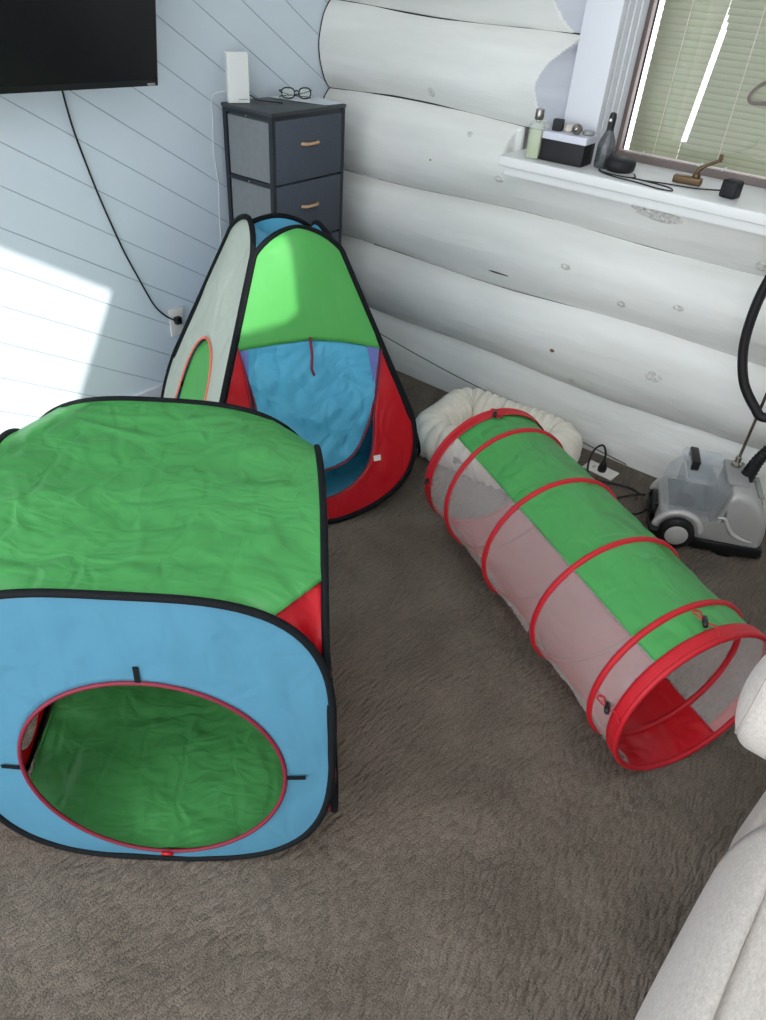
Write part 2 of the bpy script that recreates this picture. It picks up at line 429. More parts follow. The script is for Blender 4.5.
# window with sill, trim, blinds
def window():
    root = bpy.data.objects.new('window_1', None); COL.objects.link(root); struct(root)
    b = MB(); b.box((1.212, .050, 1.72), (.133, .04, 1.262)); b.build('side_casing', M['trim'], root, bevel=.003)
    # reveal with stepped moulding
    b = MB()
    b.box((1.274, .10, 1.71), (.014, .05, 1.24)); b.box((1.279, .145, 1.71), (.014, .05, 1.24)); b.box((1.284, .195, 1.71), (.014, .06, 1.24))
    b.build('reveal', M['trim'], root, bevel=.002)
    b = MB(); b.box((1.985, .065, 1.0725), (1.97, .42, .035)); b.build('window_sill', M['sill'], root, bevel=.006, seg=3)
    b = MB(); b.box((1.985, -.100, 1.040), (1.93, .05, .032)); b.build('sill_apron', M['sill'], root, bevel=.004)
    # frame: taupe outer, pinkish sash inside it
    def ring(x0, x1, z0, z1, w, y, d, m, name, wb=None):
        wb = wb or w; b = MB()
        b.box(((x0+w/2), y, (z0+z1)/2), (w, d, z1-z0)); b.box(((x1-w/2), y, (z0+z1)/2), (w, d, z1-z0))
        b.box(((x0+x1)/2, y, z0+wb/2), (x1-x0-2*w, d, wb)); b.box(((x0+x1)/2, y, z1-w/2), (x1-x0-2*w, d, w))
        return b.build(name, m, root, bevel=.002)
    ring(1.288, 2.98, 1.088, 2.34, .010, .235, .04, M['frame'], 'window_frame', .026)
    ring(1.298, 2.970, 1.112, 2.330, .012, .247, .02, M['bead'], 'sash', .006)
    b = MB(); b.box((2.134, .247, 1.72), (1.65, .004, 1.22)); b.build('pane', M['pane'], root)
    # venetian blinds outside the pane, split by an added gap imitating a bright reflected streak
    def blind(xl, xr, name):
        bl = bpy.data.objects.new(name, None); COL.objects.link(bl); bl.parent = root
        z = 1.10; b = MB()
        while z < 2.33:
            a, c = xl(z), xr(z)
            t = R(62); hw = .0135
            vs = []
            for s_ in (-1, -.5, 0, .5, 1):
                yy = .285+hw*s_*math.cos(t)+.0; zz = z+hw*s_*math.sin(t); bow = .0018*(1-s_*s_)
                for x in (a, c): vs.append((x, yy-bow*math.sin(t), zz+bow*math.cos(t)))
            b.add(vs, [(2*k, 2*k+1, 2*k+3, 2*k+2) for k in range(4)])
            z += .0205
        o = b.build('slats', M['blind'], bl, smooth=True, solid=.0006)
        return bl
    g0 = lambda z: 1.506+max(0, z-1.18)*.0773
    def gapw(z):
        if z < 1.18 or z > 1.575: return 0
        return .018 if z < 1.52 else .018*(1.575-z)/.055
    bl1 = blind(lambda z: 1.318, lambda z: g0(z), 'blind')
    bl2 = blind(lambda z: g0(z)+gapw(z)+.0008, lambda z: 2.95, 'blind')
    for x in (1.42, 1.655, 2.1):
        MB().tube([(x, .268, 1.12), (x, .268, 2.33)], .0012, 6).build('cord', M['bead'], bl1 if x < 1.5 else bl2)
    # loop handle of the sash
    pts = bez([(1.86, .225, 1.445), (1.79, .225, 1.415), (1.735, .225, 1.39), (1.706, .225, 1.355), (1.712, .225, 1.334), (1.74, .225, 1.332), (1.82, .225, 1.342), (1.90, .225, 1.352)], 8)
    MB().tube(pts, .006, 10).build('loop_handle', M['frame'], root, smooth=True)
    # small white clips along the bottom of the frame
    for x in (1.395, 1.615, 1.70):
        b = MB(); b.box((x-.005, .222, 1.120), (.008, .006, .009)); b.box((x+.005, .222, 1.124), (.006, .006, .010)); b.build('clip', M['router'], root, bevel=.001)
window()

SUN = Vector((-1, .234, -1)).normalized()

# ------------------------------------------------------------------ play cube
def superel(t, a, n):
    c, s = math.cos(t), math.sin(t)
    r = a/(abs(c)**n+abs(s)**n)**(1/n)
    return (r*c, r*s)

def wob(p, amp=.006, f=6, seed=0):
    return amp*noise.noise(Vector(p)*f+Vector((seed, seed*2, 0)))

def cube():
    th = R(-52.2)
    root = empty('play_tent', 'square pop-up play tent with green top and round-holed blue front, nearest the camera', 'play tent',
                 (1.592-.365*math.cos(th), -2.29-.365*math.sin(th), .006), th+PI/2)
    S = .378; n = 3.3; tilt = .085; half = .385
    rots = [0, PI/2, PI, -PI/2]            # front (-y), right (+x), back, left
    def fp(k, s, h, off=0):                # point on face k: s across, h above the floor (in plane)
        ti_, ha_ = {1: (.05, .392), 3: (.03, .345)}.get(k, (tilt, half))
        y = -ha_+h*math.sin(ti_)+off; z = h*math.cos(ti_)
        x = s*(min(1, (half-h*math.sin(tilt)-(.013 if k == 3 else .004))/S) if k in (1, 3) else 1); y += .012*(1-(s/S)**2)*(-1) if abs(s) < S else 0
        a = rots[k]; X_, Y_ = x*math.cos(a)-y*math.sin(a), x*math.sin(a)+y*math.cos(a)
        return Vector((X_-.11*(Y_+half), Y_, z))      # the soft cube leans a little out of square
    def frame_pt(k, t, off=0):
        x, h = superel(t, S, n); return fp(k, x, h+S, off)
    NT = 120
    names = ['front', 'right', 'back', 'left']
    for k in range(4):
        MB().tube([frame_pt(k, 2*PI*i/NT) for i in range(NT)], .0078, 10, closed=True).build('hoop', M['blackcloth'], root, smooth=True)
    # front face with the round hole
    hc, hrx, hrz = (.016, .290), .266, .262
    def hole(t, sc=1, c=hc): return (c[0]+hrx*sc*math.cos(t), c[1]+hrz*sc*math.sin(t))
    def annulus(k, c, rx, rz_, m, name, seed, NR=16):
        def f(u, v):
            t = 2*PI*u; x, h = superel(t, S, n); h += S
            hx, hz = c[0]+rx*math.cos(t), c[1]+rz_*math.sin(t)
            s_, hh = hx+(x-hx)*v, hz+(h-hz)*v
            o = 4*v*(1-v)*.006*noise.noise(Vector((s_*6, hh*6, seed)))+.0035*v*math.sin(s_*70+hh*10)*(1 if hh > .5 else .3)*(1-v)*2
            return fp(k, s_, hh, o)
        return MB().grid(f, NT, NR).build(name, m, root, smooth=True, solid=.001)
    fr = annulus(0, hc, hrx, hrz, M['blue'], 'front_panel', 1)
    fr['label'] = 'blue front panel with a round hole'
    MB().tube([fp(0, *hole(2*PI*i/NT), -.002) for i in range(NT)], .0045, 8, closed=True).build('hole_binding', M['darkred'], root, smooth=True)
    # tie straps round the hole
    for t, d in ((PI/2, (0, 1)), (0, (1, 0)), (PI, (-1, 0))):
        x, h = hole(t); p = [fp(0, x+d[0]*q, h+d[1]*q, -.004) for q in (0, .02, .042)]
        w = Vector((.005*d[1], 0, .005*abs(d[0])))
        rot = [(a-w, a+w) for a in p]; vs = [q for r_ in rot for q in r_]
        MB().add(vs, [(0, 1, 3, 2), (2, 3, 5, 4)]).build('strap', M['blackcloth'], root, solid=.002)
    x, h = hole(-PI/2)
    MB().tube([fp(0, x-.012, h, -.008), fp(0, x, h+.006, -.012), fp(0, x+.012, h-.002, -.008)], .004, 8).build('bow', M['redtrim'], root, smooth=True)
    # right face red, back green, left red with a net window
    annulus(1, (0, .30), .22, .2, M['red'], 'side_panel', 5)
    MB().grid(lambda u, v: fp(1, .22*v*math.cos(2*PI*u), .30+.2*v*math.sin(2*PI*u), 0), 48, 6).build('net_window', M['net'], root, smooth=True)
    annulus(3, (.11, .18), .12, .152, M['red'], 'side_panel', 8)
    MB().grid(lambda u, v: fp(3, .11+.12*v*math.cos(2*PI*u), .18+.152*v*math.sin(2*PI*u), 0), 48, 6).build('net_window', M['net'], root, smooth=True)
    def fullface(u, v):
        t = 2*PI*u; x, h = superel(t, S*v, n); return fp(2, x, h+S, .01*noise.noise(Vector((x*8, h*8, 3))))
    MB().grid(fullface, NT, 24).build('back_panel', M['green'], root, smooth=True, solid=.001)
    # roof: a taut sheet between the four frame tops (relaxed height field)
    t0 = R(52)
    loop = []
    for k in range(4):
        ang = np.linspace(PI-t0, t0, 60)
        for a in ang: loop.append(frame_pt([0, 1, 2, 3][k], a))
    # loop goes front(left->right) then right face ... ; face k's own x runs to its right
    n_l = len(loop)
    # order check: front runs from -x to +x when t goes pi -> 0
    cen = Vector((-.042, 0, .74)); NR = 70
    P = np.zeros((NR+1, n_l, 3))
    L_ = np.array([tuple(p) for p in loop])
    for j in range(NR+1):
        P[j] = np.array(cen)*(1-j/NR)+L_*(j/NR)
    for it in range(2500):
        Q = P.copy()
        Q[1:-1] = (P[:-2]+P[2:])*.5*.7+.3*.5*(np.roll(P[1:-1], 1, 1)+np.roll(P[1:-1], -1, 1))
        zz = Q[:, :, 2]; P[1:-1, :, 2] = zz[1:-1]; P[0, :, 2] = P[1, :, 2].mean()
    def ridge(v): return 1-abs(noise.noise(v))*2
    rc_ = random.Random(7); cr_ = []
    for cx_, cy_ in ((-.3, -.3), (.27, -.3), (.2, .3), (-.36, .3)):       # pleats fanning out of the corners
        for q in range(6):
            a = math.atan2(-cy_, -cx_)+rc_.uniform(-.8, .8); cr_.append((cx_, cy_, a, rc_.uniform(.12, .38), rc_.uniform(.003, .006), rc_.uniform(.008, .016)))
    for q in range(26): cr_.append((rc_.uniform(-.36, .3), rc_.uniform(-.34, .34), rc_.uniform(0, PI), rc_.uniform(.08, .26), rc_.uniform(-.003, .004), rc_.uniform(.006, .014)))
    def crease(x, y):
        z = 0
        for a_, b_, an, ln, am, wd in cr_:
            dx, dy = x-a_, y-b_; u_ = dx*math.cos(an)+dy*math.sin(an); v_ = -dx*math.sin(an)+dy*math.cos(an)+.015*math.sin(u_*14)
            if 0 < u_ < ln: z += am*math.sin(PI*u_/ln)*math.exp(-(v_/wd)**2)
        return z
    def roofz(x, y):
        w = noise.noise(Vector((x*3, y*3, 7)))*.6
        return .010*noise.noise(Vector((x*5, y*9, 1)))+.004*ridge(Vector((x*4+y*3+w, y*7-x*3, 4)))+crease(x, y)
    vs = []; fs = []
    for j in range(NR+1):
        for i in range(n_l):
            p = P[j, i]; e = 1-abs(j/NR)**6
            vs.append((p[0], p[1], p[2]+roofz(p[0], p[1])*e))
    for j in range(NR):
        for i in range(n_l): fs.append((j*n_l+i, j*n_l+(i+1) % n_l, (j+1)*n_l+(i+1) % n_l, (j+1)*n_l+i))
    MB().add(vs, fs).build('roof_panel', M['green'], root, smooth=True, solid=.001)
    # red gussets joining neighbouring frames at the four corners
    for k in range(4):
        k2 = (k+1) % 4
        def g(u, v):
            a = t0+(-R(54)-t0)*u
            A = frame_pt(k, a); B = frame_pt(k2, PI-a); p = A.lerp(B, v)
            c = Vector((0, 0, p.z)); p += (p-c).normalized()*0 - (p-c).normalized()*.02*4*v*(1-v)
            return p
        MB().grid(g, 40, 8).build('corner_gusset', M['red'], root, smooth=True, solid=.001)
    # floor sheet
    def flo(u, v):
        x, h = superel(2*PI*u, .388*v, 3.0); x, y = max(x, -.333)-.11*(h+half), h
        return Vector((x, y, .004+.012*v**12+.008*(1+noise.noise(Vector((x*7, y*7, 9))))+.004*noise.noise(Vector((x*24, y*24, 2)))))
    MB().grid(flo, 120, 40).build('floor_sheet', M['green'], root, smooth=True)
cube()

# ------------------------------------------------------------------ tall tent
def tent():
    th = -.515; D = .487; H = .995; ti = .375; a0, k0, kk, n0 = .321, .483, -.568, 1.764
    root = empty('pop_up_tent', 'tall pointed pop-up tent with red and green door side, standing before the dresser', 'play tent', (.667, -.923, .012), th+PI/2)
    rots = [0, PI/2, PI, -PI/2]   # 0 door side, 1 right, 2 back, 3 left white side
    def hw(v):
        w = a0*(1-k0*v-kk*v*v)*max(0, 1-abs(v)**n0)**(1/n0)
        lim = D-(v+1)*H/2*math.sin(ti)-.004          # neighbouring hoops just meet
        if v > -.6: w = min(w, lim) if v < .8 else w
        return min(w, lim) if v > -.5 else w
    def fp(k, s, h, off=0):
        y = -D+h*math.sin(ti)+off*math.cos(ti); z = h*math.cos(ti)+off*math.sin(ti)*-1
        if k in (1, 2): y += (.036 if k == 2 else .022)*(1-h/H)
        if k in (1, 2): z *= 1-.035*max(0, h/H-.3)/.7
        x = s; a = rots[k]
        return Vector((x*math.cos(a)-y*math.sin(a), x*math.sin(a)+y*math.cos(a), max(z, .002)))
    def V(h): return 2*h/H-1
    def edge(q):   # closed hoop, q 0..1 from bottom centre counter-clockwise (right side first)
        ph = 2*PI*q; v = -math.cos(ph); w = hw(v)
        return (w if q < .5 else -w), (v+1)*H/2
    NT = 140
    for k in range(4):
        o = MB().tube([fp(k, *edge(i/NT)) for i in range(NT)], .0095, 10, closed=True).build('hoop', M['blackcloth'], root, smooth=True)
    # door side -------------------------------------------------
    seam = lambda s: .642-.020*(max(0, s)/.27)-.045*(max(0, s)/.27)**2-.012*(min(0, s)/.27)**2
    def up(u, v):
        hh = .625+(H-.625)*math.sin(v*PI/2)
        w = hw(V(hh)); s = (2*u-1)*w
        h = hh+(seam(s)-.625)*(1-v)**2
        w2 = hw(V(min(h, H))); s = (2*u-1)*w2
        o = .007*noise.noise(Vector((s*5, h*5, 2)))*math.sin(PI*u)-.03*math.sin(PI*u)*math.sin(PI*v)
        return fp(0, s, h, o)
    MB().grid(up, 40, 36).build('green_panel', M['greenlight'], root, smooth=True, solid=.001)['label'] = 'green upper half of the door side'
    # opening outline from right seam end round to left seam end
    Uo = [(.262, .592), (.240, .48), (.214, .38), (.203, .30), (.188, .225), (.155, .165), (.09, .115), (0, .092),
          (-.09, .115), (-.155, .165), (-.19, .225), (-.207, .30), (-.219, .38), (-.220, .48), (-.228, .58), (-.239, .645)]
    Uo = [Vector((p[0], p[1], 0)) for p in bez([(x, y, 0) for x, y in Uo], 8)]
    nU = len(Uo)-1
    # matching hoop points: right seam height -> bottom -> left seam height
    def hoop_at(q):   # q in 0..1 mapped on the lower hoop, right seam to left seam
        phr = math.acos(-V(.592)); phl = math.acos(-V(.64))
        ph = phr+(-phl-phr)*q
        v = -math.cos(ph); w = hw(v); return (w if ph > 0 else -w), (v+1)*H/2
    def low(u, v):
        i = u*nU; a = int(min(i, nU-1)); p = Uo[a].lerp(Uo[a+1], i-a); s1, h1 = hoop_at(u)
        s, h = p.x+(s1-p.x)*v, p.y+(h1-p.y)*v
        return fp(0, s, h, .006*noise.noise(Vector((s*9, h*9, 7)))*math.sin(PI*v))
    MB().grid(low, 96, 10).build('red_panel', M['red'], root, smooth=True, solid=.001)['label'] = 'red surround of the door opening'
    MB().tube([fp(0, p.x, p.y, -.002) for p in Uo], .003, 8).build('opening_binding', M['darkred'], root, smooth=True)
    # blue door flap, hanging a little behind the opening, free at the bottom
    Uf = [(.258, .592), (.234, .482), (.202, .36), (.150, .258), (.085, .205), (-.012, .188), (-.09, .20), (-.15, .25), (-.195, .33), (-.205, .45), (-.222, .55), (-.235, .63)]
    Uf = bez([(x, y, 0) for x, y in Uf], 8); nF = len(Uf)-1
    def flap(u, v):
        i = u*nF; a = int(min(i, nF-1)); p = Uf[a].lerp(Uf[a+1], i-a)
        sx = .24-.48*u; q = Vector((sx, seam(sx), 0)).lerp(p, v)
        h = q.y; dz = (.65-h)
        o = .006+.012*dz+.012*noise.noise(Vector((q.x*8, h*9, 3)))*min(1, dz*6)+.007*noise.noise(Vector((q.x*20, h*24, 8)))*min(1, dz*6)
        return fp(0, q.x, h, o)
    MB().grid(flap, 90, 40).build('door_flap', M['bluecr'], root, smooth=True, solid=.001)['label'] = 'crinkled blue door flap'
    MB().tube([fp(0, p.x, p.y, .004+.012*(.65-p.y)) for p in Uf], .004, 8).build('flap_binding', M['darkred'], root, smooth=True)
    MB().tube([fp(0, .006, .652, -.006), fp(0, .004, .59, -.012), fp(0, -.002, .548, -.010), fp(0, .006, .526, -.008)], .0045, 8).build('tie_strap', M['darkred'], root, smooth=True)
    # net corners beside the flap top
    for s_ in (1, -1):
        vs = [fp(0, s_*.262, .594 if s_ > 0 else .638, .004), fp(0, s_*.205, .625 if s_ > 0 else .643, .002), fp(0, s_*.222, .47, .006)]
        MB().add(vs, [(0, 1, 2)]).build('net_corner', M['purple'], root, solid=.001)
    b = MB(); vs = [fp(0, .195, .195, -.004), fp(0, .222, .195, -.004), fp(0, .222, .215, -.004), fp(0, .195, .215, -.004)]
    b.add(vs, [(0, 1, 2, 3)]).build('care_label', M['outlet'], root, solid=.0015)
    # white side with arched door ------------------------------
    ac, aw, a1, a2 = .0, .165, .06, .555
    def arch(t):   # closed outline, t 0..1 from bottom centre to the right
        if t < .1: return (ac+aw*t/.1, a1)
        if t > .9: return (ac-aw*(1-t)/.1, a1)
        q = (t-.1)/.8
        if q < .25: return (ac+aw, a1+(.33-a1)*q/.25)
        if q > .75: return (ac-aw, a1+(.33-a1)*(1-q)/.25)
        a = (q-.25)/.5*PI; return (ac+aw*math.cos(a), .33+(a2-.33)*math.sin(a))
    def wp(u, v):
        s0, h0 = arch(u); s1, h1 = edge(u); s, h = s0+(s1-s0)*v, h0+(h1-h0)*v
        return fp(3, s, h, .006*noise.noise(Vector((s*5, h*5, 12)))*math.sin(PI*v))
    MB().grid(wp, NT, 16).build('white_panel', M['white'], root, smooth=True, solid=.001)['label'] = 'white side with an arched doorway'
    def gp(u, v):
        s0, h0 = arch(u); s, h = ac+(s0-ac)*v, .3+(h0-.3)*v
        return fp(3, s, h, .010+.006*noise.noise(Vector((s*9, h*9, 2))))
    MB().grid(gp, 60, 10).build('arched_flap', M['greenlight'], root, smooth=True, solid=.001)['label'] = 'green arched door flap'
    MB().tube([fp(3, *arch(.02+.96*i/80), -.002) for i in range(81)], .0042, 8).build('arch_binding', M['orange'], root, smooth=True)
    # right and back sides blue --------------------------------
    for k, m in ((1, 'bluetent'), (2, 'bluetent')):
        def full(u, v):
            s1, h1 = edge(u); s, h = s1*v, .35+(h1-.35)*v
            return fp(k, s, h, .012*noise.noise(Vector((s*6, h*6, k*5)))*(1-v**4))
        MB().grid(full, NT, 22).build('side_panel', M[m], root, smooth=True, solid=.001)
    # blue top cap and corner gussets between neighbouring hoops
    q0 = .315
    def corner_pair(k, q):
        return fp(k, *edge(q)), fp((k+1) % 4, *edge(1-q))
    for k in range(4):
        def g(u, v):
            A, B = corner_pair(k, .012+(q0-.012)*u); p = A.lerp(B, v); return p
        MB().grid(g, 46, 4).build('corner_gusset', M['bluetent'], root, smooth=True, solid=.0008)
    loop = []
    for k in range(4):
        for q in np.linspace(1-q0, q0, 40): loop.append(np.array(tuple(fp(k, *edge(float(q))))))
    n_l = len(loop); L_ = np.array(loop); NR = 20; cen = np.array((0, 0, .95)); P = np.zeros((NR+1, n_l, 3))
    for j in range(NR+1): P[j] = cen*(1-j/NR)+L_*(j/NR)
    for it in range(500):
        Q = P.copy(); Q[1:-1] = (P[:-2]+P[2:])*.35+.15*(np.roll(P[1:-1], 1, 1)+np.roll(P[1:-1], -1, 1)); P[1:-1, :, 2] = Q[1:-1, :, 2]; P[0, :, 2] = P[1, :, 2].mean()
    vs = [tuple(P[j, i]) for j in range(NR+1) for i in range(n_l)]
    fs = [(j*n_l+i, j*n_l+(i+1) % n_l, (j+1)*n_l+(i+1) % n_l, (j+1)*n_l+i) for j in range(NR) for i in range(n_l)]
    MB().add(vs, fs).build('top_cap', M['bluetent'], root, smooth=True, solid=.001)['label'] = 'blue top cap'
    # floor sheet
    def flo(u, v):
        x, y = superel(2*PI*u, .42*v, 2.6)
        return Vector((x, y, .004+.03*v**8+.012*(1+noise.noise(Vector((x*9, y*9, 9))))+.006*noise.noise(Vector((x*26, y*26, 3)))))
    MB().grid(flo, 120, 44).build('floor_sheet', M['bluecr'], root, smooth=True)
tent()

# ------------------------------------------------------------------ tunnel
def tunnel():
    A = Vector((1.483, -.774, 0)); B = Vector((2.412, -1.307, 0)); ax = (B-A); Ln = ax.length; ax.normalize()
    rz = math.atan2(ax.y, ax.x)
    root = empty('play_tunnel', 'red hooped play tunnel with green top and white net sides lying on the carpet', 'play tunnel', A, rz)
    Rr = .230
    hoops = [(0, 0, 0), (.135, .03, .04), (.394, -.035, 0), (.658, -.045, 0), (.899, .01, .03), (1, 0, .03)]
    def hp(i, a, r=Rr, dx=0):
        t, yaw, til = hoops[i]; y, z = r*math.cos(a), r*math.sin(a)
        x = t*Ln+dx-math.tan(yaw)*y-math.tan(til)*z
        return Vector((x, y, max(z+Rr+.009, .004)))
    NT = 96
    # in local axes +y is the far side; photo right-hand direction is -y... near end is x = Ln
    for i in range(6):
        end = i in (0, 5)
        MB().tube([hp(i, 2*PI*k/NT) for k in range(NT)], .0085 if not end else .0075, 10, closed=True).build('hoop', M['redtrim'], root, smooth=True)
    segs = [('green_panel', 48, 132, 'green'), ('net_panel', 132, 232, 'mesh'), ('red_panel', 232, 306, 'red'), ('net_panel', 306, 408, 'mesh')]
    def skin(a0, a1):
        def f(u, v):
            a = R(-(a0+(a1-a0)*v)+180)          # measured as seen from the near end, far side right
            x = u*5; i = int(min(x, 4)); q = x-i
            sag = .007*4*q*(1-q)*(1+.3*math.sin(a*5+i))
            if i in (0, 4): sag *= .5
            p0, p1 = hp(i, a), hp(i+1, a); p = p0.lerp(p1, q)
            c = Vector((p.x, 0, Rr+.009)); d = (p-c).normalized()
            w = .006*noise.noise(Vector((p.x*9, a*4, 2)))*4*q*(1-q)+.004*noise.noise(Vector((p.x*24, a*9, 5)))*4*q*(1-q)
            p = p-d*(sag-w); p.z = max(p.z, .004); return p
        return f
    for nm, a0, a1, m in segs:
        MB().grid(skin(a0, a1), 120, 34).build(nm, M[m], root, smooth=True, solid=.0008)
    # wide red hems at both ends
    for i, s_ in ((0, 1), (5, -1)):
        def hem(u, v):
            a = 2*PI*u; return hp(i, a, Rr+.004-.001*v, s_*.034*v)
        MB().grid(hem, NT, 4).build('hem', M['redtrim'], root, smooth=True, solid=.0015)
    # cord locks
    for i, ang, dx in ((5, 95, -.05), (5, 172, -.045), (0, 96, .03), (0, 178, .02)):
        a = R(-ang+180) if False else R(ang)
        p = hp(i, a, Rr+.012, dx); q = hp(i, a, Rr+.012, 0)
        MB().tube([p+Vector((-.012, .010, 0)), p, p+Vector((.012, -.010, .002))], [.006, .0075, .006], 10).build('cord_lock', M['black'], root, smooth=True)
        MB().tube(bez([q, p*.5+q*.5+Vector((0, .008, .006)), p, p+Vector((-.03 if i == 5 else .02, .012, 0)), p+Vector((-.035 if i == 5 else .025, -.004, 0)), p], 6), .0022, 6).build('drawcord', M['redtrim'], root, smooth=True)
tunnel()

# ------------------------------------------------------------------ pet bed
def bed():
    root = empty('pet_bed', 'cream plush bolster pet bed on the carpet by the log wall', 'pet bed', (1.296, -.345, 0), R(4))
    hx, hy, rc = .246, .172, .070      # centre line of the bolster
    def path(s):                      # rounded rectangle, s 0..1
        per = [2*(hy-rc), PI/2*rc, 2*(hx-rc), PI/2*rc]*2; tot = sum(per); d = s*tot
        pos = [((hx, -(hy-rc)), 90), None, ((hx-rc, hy), 180), None, ((-hx, hy-rc), 270), None, ((-(hx-rc), -hy), 0), None]
        cs = [None, (hx-rc, hy-rc, 0), None, (-(hx-rc), hy-rc, 90), None, (-(hx-rc), -(hy-rc), 180), None, (hx-rc, -(hy-rc), 270)]
        for i in range(8):
            if d <= per[i] or i == 7:
                if i % 2 == 0:
                    (x, y), a = pos[i]; return Vector((x+math.cos(R(a))*d, y+math.sin(R(a))*d, 0)), d
                cx, cy, a = cs[i]; t = R(a)+d/rc; return Vector((cx+rc*math.cos(t), cy+rc*math.sin(t), 0)), d
            d -= per[i]
    N = 520; K = 20; vs = []
    ribs = 42
    for i in range(N):
        s = i/N; p, _ = path(s); p2, _ = path((s+.001) % 1); t = (p2-p).normalized(); nn = Vector((t.y, -t.x, 0))
        rib = abs(math.sin(PI*ribs*s)); rr = .084*(.80+.21*rib**.5)
        rr *= 1+.03*math.sin(s*31)
        corner = .0
        for j in range(K):
            a = 2*PI*j/K; z = .082+rr*1.08*math.sin(a)
            v = p+nn*rr*.98*math.cos(a); v.z = max(z*(1.0), .002+0*rib); vs.append(v)
    fs = [(i*K+j, i*K+(j+1) % K, ((i+1) % N)*K+(j+1) % K, ((i+1) % N)*K+j) for i in range(N) for j in range(K)]
    MB().add(vs, fs).build('bolster', M['bed'], root, smooth=True)
    def cush(u, v):
        x, y = (2*u-1)*(hx-.04), (2*v-1)*(hy-.04)
        return Vector((x, y, .05+.02*(1-(2*u-1)**4)*(1-(2*v-1)**4)+.006*noise.noise(Vector((x*20, y*20, 0)))))
    MB().grid(cush, 30, 24).build('cushion', M['bedin'], root, smooth=True)
    # small grey bone emblem stitched on the front
    b = MB(); c = Vector((-.03, -hy-.079, .085))
    b.box(c, (.05, .006, .012))
    for dx in (-.026, .026):
        for dz in (-.008, .008): b.lathe([(.0, -.003), (.009, -.003), (.009, .003), (.0, .003)], c+Vector((dx, 0, dz)), 12, Matrix.Rotation(PI/2, 3, 'X'))
    b.build('bone_emblem', M['bone'], root, smooth=True)
bed()

